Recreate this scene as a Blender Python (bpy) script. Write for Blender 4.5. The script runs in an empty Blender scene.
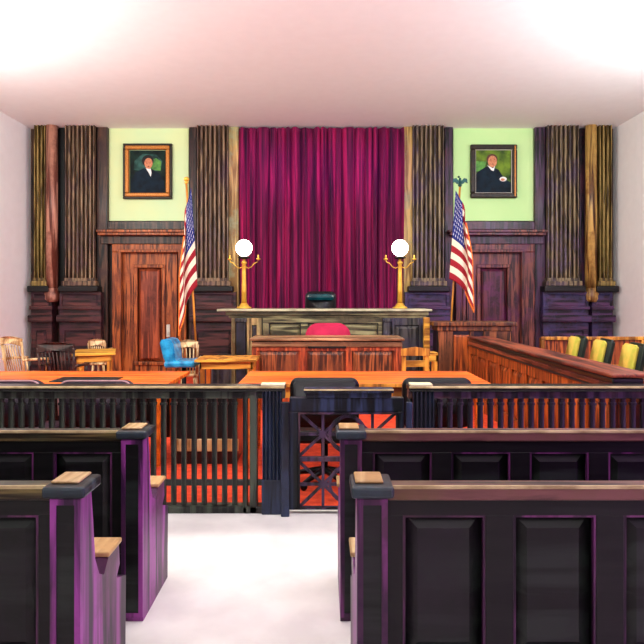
import bpy, bmesh, math, random
from mathutils import Vector, Matrix, noise
random.seed(7)
C = bpy.context.scene.collection
SC = bpy.context.scene
PI = math.pi

# ---------------------------------------------------------------- camera, world, light
F = 640.0
HZ = 298.0
cam_d = bpy.data.cameras.new('camera')
cam = bpy.data.objects.new('camera', cam_d); C.objects.link(cam)
cam.location = (0, 0, 1.5); cam.rotation_euler = (PI/2, 0, 0)
cam_d.sensor_width = 36; cam_d.lens = 36*F/644; cam_d.shift_y = -(322-HZ)/644
cam_d.clip_start = 0.05
SC.camera = cam
SC.view_settings.view_transform = 'Standard'; SC.view_settings.look = 'None'
SC.view_settings.gamma = 1; SC.view_settings.use_curve_mapping = False
SC.view_settings.exposure = 0.0
w = bpy.data.worlds.new('world'); SC.world = w; w.use_nodes = True
w.node_tree.nodes['Background'].inputs[0].default_value = (1, .98, .96, 1)
w.node_tree.nodes['Background'].inputs[1].default_value = .3

def area(name, loc, target, sx, sy, power, col=(1, 1, 1)):
    l = bpy.data.lights.new(name, 'AREA'); l.shape = 'RECTANGLE'; l.size = sx; l.size_y = sy
    l.energy = power; l.color = col
    o = bpy.data.objects.new(name, l); C.objects.link(o); o.location = loc
    o.rotation_euler = (Vector(target)-Vector(loc)).to_track_quat('-Z', 'Y').to_euler()
    return o
# added area lights from the sides and rear; the room has no windows
area('added_daylight_left', (-5.6, 6.0, 3.9), (1.5, 12, 1.4), 2.2, 1.2, 170, (1, .93, .8))
area('added_daylight_right', (5.6, 6.0, 3.9), (-1.5, 12, 1.4), 2.2, 1.2, 150, (.86, .82, 1))
area('added_violet_light_right', (5.5, .6, 1.9), (-1.5, 2.8, .6), 1.6, 1.2, 130, (.75, .1, 1))  # added violet light with no window behind it, tints right-facing edges
area('added_daylight_rear', (0, -2.6, 3.8), (0, 9, 1.6), 7, 1.6, 90, (1, .97, .92))
# added violet spots without fixtures, turning the curtain head purple
for sx in (-1.25, -.42, .42, 1.25):
    l = bpy.data.lights.new('added_curtain_spot', 'SPOT'); l.energy = 120; l.color = (.35, .08, 1); l.spot_size = .62; l.spot_blend = .9; l.shadow_soft_size = .05
    o = bpy.data.objects.new('added_curtain_spot', l); C.objects.link(o); o.location = (sx, 9.8, 4.7)
    o.rotation_euler = Vector((0, 2.8, -.75)).to_track_quat('-Z', 'Y').to_euler()
# added overhead area lights above the well and the public seating
area('added_downlight_well', (0, 6.3, 4.88), (0, 6.9, 0), 5, 1.0, 260, (1, .95, .88))
area('added_downlight_seating', (0, 2.6, 4.88), (0, 2.6, 0), 5, 1.0, 45, (1, .95, .88))
# added upward area lights that keep the ceiling white, no cove built
area('added_ceiling_wash_left', (-5.5, 8.0, 3.9), (-1.2, 11, 4.88), 6, .3, 170, (.92, 1, 1))
area('added_ceiling_wash_right', (5.5, 8.0, 3.9), (1.2, 11, 4.88), 6, .3, 170, (.92, 1, 1))
area('added_ceiling_wash_rear', (0, 2.0, 3.9), (0, 8.5, 4.92), 8, .3, 300, (1, 1, 1))

def X(px, Y): return (px-322)*Y/F
def Z(py, Y): return 1.5+(HZ-py)*Y/F

# ---------------------------------------------------------------- materials
def s2l(c):
    c = c/255
    return c/12.92 if c <= .04045 else ((c+.055)/1.055)**2.4
def rgb(r, g, b): return (s2l(r), s2l(g), s2l(b), 1)

def base_mat(name, rough=.5, coat=0):
    m = bpy.data.materials.new(name); m.use_nodes = True
    nt = m.node_tree; b = nt.nodes['Principled BSDF']
    b.inputs['Roughness'].default_value = rough; b.inputs['Specular IOR Level'].default_value = .28
    if coat: b.inputs['Coat Weight'].default_value = coat; b.inputs['Coat Roughness'].default_value = .18
    return m, nt, b

def wood(name, c1, c2, c3, grain='Z', rough=.48, coat=.12, fine=1.0, patch=2.2, dk=.55):
    """streaky varnished wood: c1 dark grain, c2 main tone, c3 odd-toned patches"""
    m, nt, b = base_mat(name, rough, coat)
    kk = lambda c, q=1: tuple(v*dk*q for v in rgb(*c)[:3])+(1,)
    N, L = nt.nodes, nt.links
    tc = N.new('ShaderNodeTexCoord'); mp = N.new('ShaderNodeMapping')
    s = {'X': (1.5, 22, 22), 'Y': (22, 1.5, 22), 'Z': (22, 22, 1.5)}[grain]
    mp.inputs['Scale'].default_value = tuple(v*fine for v in s)
    L.new(tc.outputs['Object'], mp.inputs[0])
    n1 = N.new('ShaderNodeTexNoise'); n1.inputs['Scale'].default_value = 1; n1.inputs['Detail'].default_value = 6
    n1.inputs['Distortion'].default_value = .6
    L.new(mp.outputs[0], n1.inputs['Vector'])
    r1 = N.new('ShaderNodeValToRGB'); r1.color_ramp.elements[0].position = .44; r1.color_ramp.elements[1].position = .58
    r1.color_ramp.elements[0].color = kk(c1, .7); r1.color_ramp.elements[1].color = kk(c2)
    L.new(n1.outputs['Fac'], r1.inputs[0])
    n2 = N.new('ShaderNodeTexNoise'); n2.inputs['Scale'].default_value = patch; n2.inputs['Detail'].default_value = 5
    n2.inputs['Roughness'].default_value = .65
    L.new(tc.outputs['Object'], n2.inputs['Vector'])
    r2 = N.new('ShaderNodeValToRGB'); r2.color_ramp.elements[0].position = .48; r2.color_ramp.elements[1].position = .66
    L.new(n2.outputs['Fac'], r2.inputs[0])
    mx = N.new('ShaderNodeMixRGB'); mx.inputs[2].default_value = kk(c3)
    L.new(r2.outputs[0], mx.inputs[0]); L.new(r1.outputs[0], mx.inputs[1])
    L.new(mx.outputs[0], b.inputs['Base Color'])
    bp = N.new('ShaderNodeBump'); bp.inputs['Strength'].default_value = .25; bp.inputs['Distance'].default_value = .01
    L.new(n1.outputs['Fac'], bp.inputs['Height']); L.new(bp.outputs[0], b.inputs['Normal'])
    return m

def plain(name, c, rough=.5, metal=0, var=.12, scale=6, coat=0, c2=None):
    m, nt, b = base_mat(name, rough, coat)
    N, L = nt.nodes, nt.links
    b.inputs['Metallic'].default_value = metal
    tc = N.new('ShaderNodeTexCoord'); n = N.new('ShaderNodeTexNoise'); n.inputs['Scale'].default_value = scale
    n.inputs['Detail'].default_value = 5
    L.new(tc.outputs['Object'], n.inputs['Vector'])
    r = N.new('ShaderNodeValToRGB'); r.color_ramp.elements[0].position = .35; r.color_ramp.elements[1].position = .65
    a = rgb(*c); d = rgb(*c2) if c2 else tuple(v*(1-var*2) for v in a[:3])+(1,)
    r.color_ramp.elements[0].color = d; r.color_ramp.elements[1].color = a
    L.new(n.outputs['Fac'], r.inputs[0]); L.new(r.outputs[0], b.inputs['Base Color'])
    return m

M = {}
M['ceiling'] = plain('white_ceiling_plaster', (250, 250, 248), .9, var=.01)
M['sidewall'] = plain('white_wall_plaster', (246, 245, 242), .9, var=.015)
M['plaster_l'] = plain('cream_plaster', (216, 228, 166), .85, scale=.9, c2=(200, 226, 174))
M['plaster_r'] = plain('pale_green_plaster', (196, 228, 158), .85, scale=.9, c2=(184, 224, 152))
M['carpet'] = plain('red_orange_carpet', (222, 76, 38), .95, scale=14, c2=(186, 52, 30))
M['stone'] = plain('pale_stone_floor', (236, 233, 228), .5, scale=3, c2=(218, 214, 210))
M['darkfloor'] = plain('dark_wood_floor', (40, 26, 24), .5)
M['wall_l'] = wood('brown_wall_wood', (20, 12, 10), (92, 62, 46), (60, 34, 34), 'Z', fine=.8, dk=0.8)
M['wall_r'] = wood('wall_wood_purple_light', (16, 10, 18), (84, 56, 84), (92, 42, 56), 'Z', fine=.8, dk=0.75)  # purple light on the right wall put into the wood colour
M['dado_l'] = wood('dark_red_dado_wood', (26, 12, 14), (84, 46, 44), (60, 30, 44), 'X', fine=.6, dk=1.0)
M['dado_r'] = wood('dado_wood_violet_light', (22, 12, 26), (76, 46, 80), (56, 50, 92), 'X', fine=.6, dk=1.0)  # violet light on the right dado put into the wood colour
M['flute_l'] = wood('taupe_pilaster_wood', (70, 48, 36), (150, 122, 92), (104, 76, 76), 'Z', dk=.8, fine=1.3)
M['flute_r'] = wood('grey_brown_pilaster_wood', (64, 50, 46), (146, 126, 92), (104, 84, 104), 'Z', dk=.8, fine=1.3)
M['gold_l'] = wood('gilt_pilaster', (92, 68, 28), (196, 164, 92), (140, 120, 60), 'Z', fine=.8, dk=0.6)
M['gold_strip'] = wood('ochre_strip', (150, 110, 50), (214, 178, 100), (150, 160, 120), 'Z', fine=.5, patch=1.4, dk=1.0)
M['rose_col'] = wood('rose_column', (120, 60, 44), (214, 150, 124), (120, 66, 54), 'Z', fine=.5, dk=0.75)
M['gold_col'] = wood('golden_column', (90, 54, 26), (222, 176, 96), (130, 84, 40), 'Z', fine=.5, dk=0.75)
M['door_l'] = wood('orange_brown_door_wood', (92, 40, 14), (180, 96, 44), (124, 60, 32), 'Z', fine=1.1, dk=0.95)
M['door_ld'] = wood('red_brown_door_panel', (104, 40, 20), (176, 84, 48), (130, 60, 40), 'Z', fine=.6, dk=0.9)
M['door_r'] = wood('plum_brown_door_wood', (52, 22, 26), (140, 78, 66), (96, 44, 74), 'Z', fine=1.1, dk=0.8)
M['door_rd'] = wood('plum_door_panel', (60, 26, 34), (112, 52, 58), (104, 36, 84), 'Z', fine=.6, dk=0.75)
M['bench_olive'] = wood('olive_judge_bench_wood', (50, 46, 28), (128, 122, 84), (84, 74, 50), 'X', fine=.6, dk=1.25)
M['bench_tan'] = wood('tan_judge_bench_wood', (90, 66, 34), (176, 144, 92), (110, 100, 66), 'Z', fine=.6, dk=1.1)
M['bench_dark'] = wood('dark_grey_bench_wood', (16, 16, 18), (70, 66, 62), (52, 48, 66), 'Z', fine=.6, dk=1.0)
M['bench_top'] = plain('pale_bench_top', (190, 186, 150), .35, c2=(140, 136, 108), scale=5, coat=.3)
M['clerk'] = wood('red_orange_clerk_wood', (120, 44, 18), (190, 86, 42), (150, 60, 32), 'Z', fine=1.1, dk=0.95)
M['clerk_p'] = wood('brown_clerk_panel_wood', (74, 34, 16), (158, 84, 42), (112, 56, 28), 'Z', fine=1.1, dk=0.9)
M['clerk_top'] = wood('tan_clerk_top_wood', (120, 80, 50), (206, 160, 112), (150, 100, 66), 'X', fine=.5, dk=0.9)
M['table'] = wood('orange_table_wood', (204, 84, 10), (236, 116, 26), (214, 92, 16), 'X', rough=.5, coat=.15, fine=.5, dk=1.0)
M['tabedge'] = wood('yellow_oak_wood', (146, 90, 20), (224, 166, 60), (190, 130, 40), 'X', fine=.6, dk=1.05)
M['oak'] = wood('golden_oak_wood', (140, 82, 20), (222, 150, 54), (186, 112, 36), 'Z', fine=.6, dk=1.0)
M['oakpale'] = wood('pale_oak_wood', (170, 120, 70), (236, 206, 150), (200, 160, 100), 'Z', fine=.6, dk=0.85)
M['walnut'] = wood('walnut_chair_wood', (28, 16, 12), (86, 56, 46), (56, 32, 28), 'Z', fine=.6)
M['jury'] = wood('orange_brown_jury_wood', (96, 40, 14), (190, 92, 34), (140, 62, 24), 'Z', fine=1.1, dk=0.95)
M['juryrail'] = wood('red_brown_jury_rail', (70, 28, 16), (158, 78, 48), (120, 50, 40), 'Y', fine=.6, dk=0.85)
M['witness'] = wood('brown_witness_wood', (56, 28, 14), (150, 84, 44), (100, 56, 32), 'Z', fine=1.1, dk=0.85)
M['bar_l'] = wood('dark_green_black_wood', (8, 8, 8), (52, 58, 48), (44, 38, 36), 'Z', fine=.7, dk=1.6)
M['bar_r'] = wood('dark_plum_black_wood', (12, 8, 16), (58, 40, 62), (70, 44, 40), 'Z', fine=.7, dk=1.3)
M['bar_b'] = wood('blue_black_wood', (8, 10, 18), (44, 54, 82), (30, 30, 40), 'Z', fine=.7, dk=0.9)
M['bar_rail'] = plain('black_rail_wood', (22, 20, 20), .35, c2=(12, 12, 12), coat=.4)
M['edge'] = plain('painted_rail_highlight', (206, 188, 138), .5, c2=(150, 130, 90), scale=9)  # bright highlight along rail tops, painted as a pale bead
M['pew'] = wood('black_pew_wood', (6, 6, 8), (28, 30, 28), (34, 26, 30), 'X', fine=.7, dk=0.3)
M['pewpanel'] = wood('dark_pew_panel', (8, 10, 10), (40, 50, 44), (34, 26, 36), 'X', fine=.5, dk=0.6)
M['pew_l'] = wood('olive_pew_rail_wood', (50, 40, 22), (130, 112, 66), (60, 70, 50), 'X', fine=.8, dk=0.8)
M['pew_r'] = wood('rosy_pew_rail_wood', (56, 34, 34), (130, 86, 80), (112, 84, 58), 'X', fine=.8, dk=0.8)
M['pewpost'] = wood('pew_post_wood_magenta_light', (60, 24, 64), (150, 64, 146), (84, 44, 74), 'Z', fine=.6, dk=1.0)  # magenta light on the post sides put into the wood colour
M['pewmould'] = wood('moulding_magenta_light', (46, 20, 46), (120, 56, 112), (70, 40, 60), 'Z', fine=.6, dk=0.7)  # purple glow on the panel edges put into the moulding colour
M['pewcap'] = wood('teal_black_cap_wood', (20, 26, 34), (66, 84, 92), (60, 56, 60), 'X', fine=.6)
M['pewarm'] = wood('pale_pew_arm_wood', (190, 150, 90), (240, 214, 160), (214, 170, 110), 'Y', fine=.6, dk=0.85)
M['leather'] = plain('black_leather', (16, 15, 18), .4, c2=(9, 9, 11))
M['leather_p'] = plain('plum_black_leather', (46, 28, 44), .45, c2=(20, 14, 22))
M['highlight'] = plain('pale_painted_highlight', (190, 150, 150), .5)  # thin lit edge of the chair backs, painted as a pale bead
M['teal'] = plain('dark_teal_leather', (10, 66, 72), .25, c2=(6, 24, 32), coat=.5)
M['tealshine'] = plain('painted_teal_sheen', (10, 70, 76), .22, c2=(6, 40, 48), coat=.6)
M['pink'] = plain('crimson_pink_upholstery', (176, 30, 68), .8, c2=(160, 24, 60))
M['blue'] = plain('sky_blue_leather', (40, 160, 206), .35, c2=(16, 96, 140), scale=9, coat=.3)
M['jurycloth'] = plain('yellow_green_upholstery', (232, 184, 84), .7, c2=(176, 170, 60), scale=5)
M['juryshell'] = plain('black_green_chair_shell', (26, 40, 26), .4, c2=(10, 14, 12))
M['brass'] = plain('yellow_brass', (226, 178, 70), .35, metal=.35, c2=(196, 146, 50))
M['gold'] = plain('gilt_picture_frame', (200, 128, 52), .4, metal=.2, c2=(150, 90, 34), scale=50)
M['dkframe'] = plain('dark_brown_frame', (44, 32, 14), .45, c2=(20, 14, 8), scale=20)
M['silver'] = plain('silver_slip', (210, 205, 190), .4)
M['paper'] = plain('cream_paper', (226, 214, 176), .8, c2=(206, 190, 150))
M['darkmetal'] = plain('dark_iron', (24, 24, 26), .4, metal=.6)
M['p_bg'] = plain('dark_green_painted_ground', (20, 48, 40), .8, c2=(3, 6, 8), scale=4)
M['p_bg2'] = plain('green_painted_ground', (110, 140, 40), .8, c2=(12, 44, 26), scale=4)
M['p_teal'] = plain('grey_teal_paint', (50, 92, 84), .8, c2=(22, 44, 40), scale=9)
M['p_green'] = plain('bright_green_paint', (96, 160, 66), .6, c2=(60, 110, 50), scale=12)
M['p_coat'] = plain('dark_blue_coat_paint', (8, 32, 46), .8, c2=(3, 14, 24), scale=8)
M['p_skin'] = plain('skin_paint', (206, 142, 104), .8, c2=(180, 108, 76), scale=30)
M['p_hair'] = plain('dark_hair_paint', (20, 14, 12), .6)
M['p_hair2'] = plain('brown_hair_paint', (90, 50, 34), .6)
M['p_white'] = plain('white_collar_paint', (232, 232, 226), .6)
M['finial'] = plain('green_bronze', (30, 70, 66), .4, metal=.5)
M['fringe'] = plain('orange_gold_fringe', (236, 130, 50), .8, c2=(200, 90, 30), scale=40)

def curtain_mat():
    m, nt, b = base_mat('crimson_velvet_curtain', .85)
    N, L = nt.nodes, nt.links
    tc = N.new('ShaderNodeTexCoord'); mp = N.new('ShaderNodeMapping'); mp.inputs['Scale'].default_value = (9, 1, .25)
    L.new(tc.outputs['Object'], mp.inputs[0])
    n = N.new('ShaderNodeTexNoise'); n.inputs['Scale'].default_value = 1.6; n.inputs['Detail'].default_value = 6
    n.inputs['Distortion'].default_value = .8
    L.new(mp.outputs[0], n.inputs['Vector'])
    r = N.new('ShaderNodeValToRGB'); e = r.color_ramp.elements
    e[0].position = .34; e[0].color = rgb(36, 1, 34); e[1].position = .66; e[1].color = rgb(158, 16, 76)
    k = r.color_ramp.elements.new(.5); k.color = rgb(98, 5, 56)
    L.new(n.outputs['Fac'], r.inputs[0]); L.new(r.outputs[0], b.inputs['Base Color'])
    b.inputs['Sheen Weight'].default_value = .3; b.inputs['Sheen Tint'].default_value = rgb(230, 60, 150)
    return m
M['curtain'] = curtain_mat()

def globe_mat():
    m, nt, b = base_mat('glowing_globe', .3)
    b.inputs['Base Color'].default_value = (1, .95, .85, 1)
    b.inputs['Emission Color'].default_value = (1, .86, .66, 1)
    b.inputs['Emission Strength'].default_value = 14
    return m
M['globe'] = globe_mat()

def flag_mat():
    m, nt, b = base_mat('flag_cloth', .75)
    N, L = nt.nodes, nt.links
    def mt(op, a, c=None, clamp=False):
        n = N.new('ShaderNodeMath'); n.operation = op; n.use_clamp = clamp
        for i, v in enumerate((a, c)):
            if v is None: continue
            if isinstance(v, (int, float)): n.inputs[i].default_value = v
            else: L.new(v, n.inputs[i])
        return n.outputs[0]
    tc = N.new('ShaderNodeTexCoord'); sp = N.new('ShaderNodeSeparateXYZ'); L.new(tc.outputs['UV'], sp.inputs[0])
    u, v = sp.outputs[0], sp.outputs[1]        # u along the fly, v from the top edge down
    stripe = mt('LESS_THAN', mt('MODULO', mt('MULTIPLY', v, 13), 2), 1)
    canton = mt('MULTIPLY', mt('LESS_THAN', u, .4), mt('LESS_THAN', v, 7/13))
    U = mt('MULTIPLY', u, 12/.4); V = mt('MULTIPLY', v, 10*13/7)
    i = mt('ROUND', U); j = mt('ROUND', V)
    par = mt('LESS_THAN', mt('MODULO', mt('ADD', i, j), 2), .5)
    ok = mt('MULTIPLY', mt('MULTIPLY', mt('GREATER_THAN', i, .5), mt('LESS_THAN', i, 11.5)),
            mt('MULTIPLY', mt('GREATER_THAN', j, .5), mt('LESS_THAN', j, 9.5)))
    dx = mt('MULTIPLY', mt('SUBTRACT', U, i), .063*12); dy = mt('MULTIPLY', mt('SUBTRACT', V, j), .054*12)
    rad = mt('SQRT', mt('ADD', mt('MULTIPLY', dx, dx), mt('MULTIPLY', dy, dy)))
    ang = mt('ARCTAN2', dx, dy)
    rim = mt('ADD', .17, mt('MULTIPLY', mt('COSINE', mt('MULTIPLY', ang, 5)), .06))
    star = mt('MULTIPLY', mt('MULTIPLY', par, ok), mt('LESS_THAN', rad, rim))
    m1 = N.new('ShaderNodeMixRGB'); m1.inputs[1].default_value = rgb(222, 206, 180); m1.inputs[2].default_value = rgb(140, 14, 30)
    L.new(stripe, m1.inputs[0])
    m2 = N.new('ShaderNodeMixRGB'); m2.inputs[1].default_value = rgb(22, 34, 104); m2.inputs[2].default_value = rgb(238, 236, 236)
    L.new(star, m2.inputs[0])
    m3 = N.new('ShaderNodeMixRGB'); L.new(canton, m3.inputs[0]); L.new(m1.outputs[0], m3.inputs[1]); L.new(m2.outputs[0], m3.inputs[2])
    L.new(m3.outputs[0], b.inputs['Base Color'])
    return m
M['flag'] = flag_mat()

# ---------------------------------------------------------------- mesh helpers
class MB:
    def __init__(s): s.bm = bmesh.new()
    def box(s, x0, x1, y0, y1, z0, z1, bev=0):
        g = bmesh.ops.create_cube(s.bm, size=1)
        vs = g['verts']
        for v in vs:
            v.co = Vector(((x0+x1)/2+v.co.x*(x1-x0), (y0+y1)/2+v.co.y*(y1-y0), (z0+z1)/2+v.co.z*(z1-z0)))
        if bev:
            es = list({e for v in vs for e in v.link_edges})
            bmesh.ops.bevel(s.bm, geom=es, offset=bev, segments=2, affect='EDGES', profile=.5)
        return s
    def hexa(s, a, b):
        """solid between two quads (4 points each)"""
        va = [s.bm.verts.new(p) for p in a]; vb = [s.bm.verts.new(p) for p in b]
        s.bm.faces.new(va); s.bm.faces.new(vb[::-1])
        for i in range(len(a)):
            j = (i+1) % len(a)
            s.bm.faces.new((va[j], va[i], vb[i], vb[j]))
        bmesh.ops.recalc_face_normals(s.bm, faces=s.bm.faces[:])
        return s
    def raised(s, x0, x1, z0, z1, yb, yf, ins):
        """raised panel facing -y: from yb (back) to yf (front) with bevelled margin"""
        ym = yb+(yf-yb)*.3
        s.hexa([(x0, yb, z0), (x1, yb, z0), (x1, yb, z1), (x0, yb, z1)],
               [(x0, ym, z0), (x1, ym, z0), (x1, ym, z1), (x0, ym, z1)])
        s.hexa([(x0, ym, z0), (x1, ym, z0), (x1, ym, z1), (x0, ym, z1)],
               [(x0+ins, yf, z0+ins), (x1-ins, yf, z0+ins), (x1-ins, yf, z1-ins), (x0+ins, yf, z1-ins)])
        return s
    def frame(s, x0, x1, z0, z1, yb, yf, wd, bev=0):
        s.box(x0, x1, yf, yb, z1-wd, z1, bev); s.box(x0, x1, yf, yb, z0, z0+wd, bev)
        s.box(x0, x0+wd, yf, yb, z0+wd, z1-wd, bev); s.box(x1-wd, x1, yf, yb, z0+wd, z1-wd, bev)
        return s
    def prism(s, prof, axis, a, b):
        """profile points extruded along axis from a to b; prof = other two coords in xyz order"""
        def p(q, t): return {'X': (t, q[0], q[1]), 'Y': (q[0], t, q[1]), 'Z': (q[0], q[1], t)}[axis]
        return s.hexa([p(q, a) for q in prof], [p(q, b) for q in prof])
    def tube(s, pts, r, n=10):
        pts = [Vector(p) for p in pts]; rings = []
        for i, p in enumerate(pts):
            d = (pts[min(i+1, len(pts)-1)]-pts[max(i-1, 0)]).normalized()
            up = Vector((0, 0, 1)) if abs(d.z) < .9 else Vector((1, 0, 0))
            a = d.cross(up).normalized(); b = d.cross(a)
            rr = r[i] if isinstance(r, (list, tuple)) else r
            rings.append([s.bm.verts.new(p+(a*math.cos(t*2*PI/n)+b*math.sin(t*2*PI/n))*rr) for t in range(n)])
        for i in range(len(rings)-1):
            for t in range(n):
                f = s.bm.faces.new((rings[i][t], rings[i][(t+1) % n], rings[i+1][(t+1) % n], rings[i+1][t])); f.smooth = True
        s.bm.faces.new(rings[0][::-1]); s.bm.faces.new(rings[-1])
        return s
    def lathe(s, prof, cx, cy, n=24):
        rings = []
        for (r, z) in prof:
            r = max(r, .0005)
            rings.append([s.bm.verts.new((cx+r*math.cos(t*2*PI/n), cy+r*math.sin(t*2*PI/n), z)) for t in range(n)])
        for i in range(len(rings)-1):
            for t in range(n):
                f = s.bm.faces.new((rings[i][t], rings[i][(t+1) % n], rings[i+1][(t+1) % n], rings[i+1][t])); f.smooth = True
        s.bm.faces.new(rings[0][::-1]); s.bm.faces.new(rings[-1])
        return s
    def sphere(s, c, r, sc=(1, 1, 1)):
        g = bmesh.ops.create_uvsphere(s.bm, u_segments=24, v_segments=14, radius=r)
        for v in g['verts']:
            v.co = Vector(c)+Vector((v.co.x*sc[0], v.co.y*sc[1], v.co.z*sc[2]))
            for f in v.link_faces: f.smooth = True
        return s
    def xf(s, mtx): bmesh.ops.transform(s.bm, matrix=mtx, verts=s.bm.verts[:]); return s
    def build(s, name, mat, parent=None, local=False, extra=()):
        if parent and not local:
            m = Matrix.Identity(4); q = parent
            while q: m = Matrix.Translation(q.location) @ q.rotation_euler.to_matrix().to_4x4() @ m; q = q.parent
            bmesh.ops.transform(s.bm, matrix=m.inverted(), verts=s.bm.verts[:])
        bmesh.ops.recalc_face_normals(s.bm, faces=s.bm.faces[:])
        me = bpy.data.meshes.new(name); s.bm.to_mesh(me); s.bm.free()
        me.materials.append(M[mat])
        for e in extra: me.materials.append(M[e])
        o = bpy.data.objects.new(name, me); C.objects.link(o)
        if parent: o.parent = parent
        return o

def thing(name, label, cat, loc=(0, 0, 0), rz=0, group=None):
    o = bpy.data.objects.new(name, None); C.objects.link(o); o.empty_display_size = .1
    o.location = loc; o.rotation_euler = (0, 0, rz); o['label'] = label; o['category'] = cat
    if group: o['group'] = group
    return o
def tag(o, label, cat, group=None):
    o['label'] = label; o['category'] = cat
    if group: o['group'] = group
    return o
def struct(o, label=None):
    o['kind'] = 'structure'
    if label: o['label'] = label
    return o
def sthing(name, label, loc):
    o = bpy.data.objects.new(name, None); C.objects.link(o); o.location = loc; o.empty_display_size = .1
    return struct(o, label)
def subs(o): return [c for c in bpy.data.objects if c.parent == o]
def dup(root, loc, rz=None, label=None):
    r = root.copy(); C.objects.link(r); r.location = loc
    if rz is not None: r.rotation_euler = (0, 0, rz)
    if label: r['label'] = label
    for ch in subs(root):
        c = ch.copy(); C.objects.link(c); c.parent = r
        for g in subs(ch):
            d = g.copy(); C.objects.link(d); d.parent = c
    return r

# ---------------------------------------------------------------- room shell
BW = 12.8; HW = 5.82; CH = 4.88; BAR = 4.48
struct(MB().box(-HW, HW, -3, BAR+.1, -.1, 0).build('floor', 'stone'), 'pale stone floor of the public seating')
struct(MB().box(-HW, HW, BAR+.1, BW, -.1, 0).build('floor_well', 'carpet'), 'red orange carpet of the well behind the bar')
struct(MB().box(-HW-.2, HW+.2, -3, BW+.2, CH, CH+.15).build('ceiling', 'ceiling'), 'white plaster ceiling')
struct(MB().box(-HW-.2, -HW, -3, BW+.2, -.1, CH).build('wall_left', 'sidewall'), 'white plaster side wall')
struct(MB().box(HW, HW+.2, -3, BW+.2, -.1, CH).build('wall_right', 'sidewall'), 'white plaster side wall')
struct(MB().box(-HW, HW, BW, BW+.2, -.1, CH).build('wall_back', 'wall_l'), 'panelled back wall behind the bench')
Y0 = BW
def bx(mb, px0, px1, py0, py1, yf, yb=BW, bev=0, ref=None):
    """box given by where its front face shows at depth ref (default yf)"""
    r = ref or yf
    return mb.box(X(px0, r), X(px1, r), yf, yb, Z(py1, r), Z(py0, r) if py0 > 127 else CH, bev)
for n, mat, a, b, lab in ((1, 'plaster_l', 107, 189, 'cream plaster field above the left door'),
                          (2, 'plaster_r', 453, 535, 'pale green plaster field above the right door')):
    m = MB(); m.box(X(a, BW), X(b, BW), BW-.04, BW, Z(221, BW), CH)
    struct(m.build('trim_%d' % n, mat), lab)

def fluted(mb, x0, x1, z0, z1, yf, yb, n, deep=.1):
    """vertical shaft with n concave flutes"""
    wd = (x1-x0)/n; prof = [(x0, yb), (x0, yf)]
    for i in range(n):
        a = x0+i*wd+wd*.2; b = x0+(i+1)*wd-wd*.2
        for k in range(7):
            t = PI*k/6
            prof.append(((a+b)/2-(b-a)/2*math.cos(t), yf+deep*math.sin(t)))
    prof += [(x1, yf), (x1, yb)]
    lo = [mb.bm.verts.new((p[0], p[1], z0)) for p in prof]; hi = [mb.bm.verts.new((p[0], p[1], z1)) for p in prof]
    k = len(prof)
    for i in range(k):
        j = (i+1) % k
        mb.bm.faces.new((lo[i], lo[j], hi[j], hi[i]))
    mb.bm.faces.new(lo[::-1]); mb.bm.faces.new(hi)
    mb.box(x0, x1, yf+deep*1.02, yb, z0, z1)

tn = [2]
def pilaster(p0, p1, n, mat, dado, lab, yf=12.5, ped=True, px_ped=None):
    tn[0] += 1
    x0, x1 = X(p0, yf), X(p1, yf)
    r = sthing('trim_%d' % tn[0], lab, ((x0+x1)/2, BW-.1, 0))
    m = MB(); fluted(m, x0, x1, Z(278, yf), CH, yf, BW-.02, n); m.build('shaft', mat, r)
    m = MB()
    m.box(x0-.01, x1+.01, yf-.01, BW-.02, Z(281, yf), Z(278, yf))
    m.box(x0-.05, x1+.05, yf-.06, BW-.02, Z(286, yf), Z(281, yf), .015)
    m.build('base', mat, r)
    MB().box(x0-.1, x1+.1, yf-.1, BW-.02, Z(292, yf), Z(286, yf), .02).build('plinth', 'pew', r)
    if ped:
        a, b = (X(px_ped[0], yf), X(px_ped[1], yf)) if px_ped else (x0-.08, x1+.08)
        m = MB(); m.box(a, b, yf-.02, BW-.02, 0, Z(292, yf))
        m.box(a-.02, b+.02, yf-.06, yf-.02, Z(309, yf)-.01, Z(309, yf)+.06, .012)
        m.box(a-.04, b+.04, yf-.1, yf-.02, Z(322, yf), Z(315, yf), .02)
        m.build('pedestal', dado, r)
        MB().raised(a+.05, b-.05, Z(307, yf), Z(294, yf), yf-.02, yf-.06, .03).build('panel', dado, r)
        m = MB().raised(a+.1, b-.1, Z(360, yf), Z(330, yf), yf-.02, yf-.07, .04); m.build('panel', dado, r)
    return r
pilaster(34, 45, 3, 'gold_l', 'dado_l', 'gilt fluted pilaster at the far left', px_ped=(31.5, 52))
pilaster(65, 94, 7, 'flute_l', 'dado_l', 'fluted pilaster left of the left door', px_ped=(60, 101))
pilaster(197, 228, 7, 'flute_l', 'dado_l', 'fluted pilaster left of the curtain', px_ped=(192, 236))
pilaster(413, 444, 7, 'flute_r', 'dado_r', 'fluted pilaster right of the curtain', px_ped=(405, 449))
pilaster(548, 579, 7, 'flute_r', 'dado_r', 'fluted pilaster right of the right door', px_ped=(543, 588))
pilaster(600, 612, 3, 'gold_l', 'dado_r', 'gilt fluted pilaster at the far right', px_ped=(592, 612))
def column(pc, r, mat, lab):
    tn[0] += 1
    y = 12.56; x = X(pc, y)
    t = sthing('trim_%d' % tn[0], lab, (x, y, 0))
    MB().lathe([(r, Z(288, y)), (r*.98, Z(200, y)), (r*.95, CH)], x, y).build('shaft', mat, t)
    MB().lathe([(r*1.05, Z(302, y)), (r*1.3, Z(299, y)), (r*1.3, Z(294, y)), (r*1.05, Z(291, y)), (r*1.1, Z(288, y))], x, y).build('base', mat, t)
column(52, .115, 'rose_col', 'smooth rose coloured half column at the left')
column(591, .115, 'gold_col', 'smooth golden half column at the right')
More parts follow.
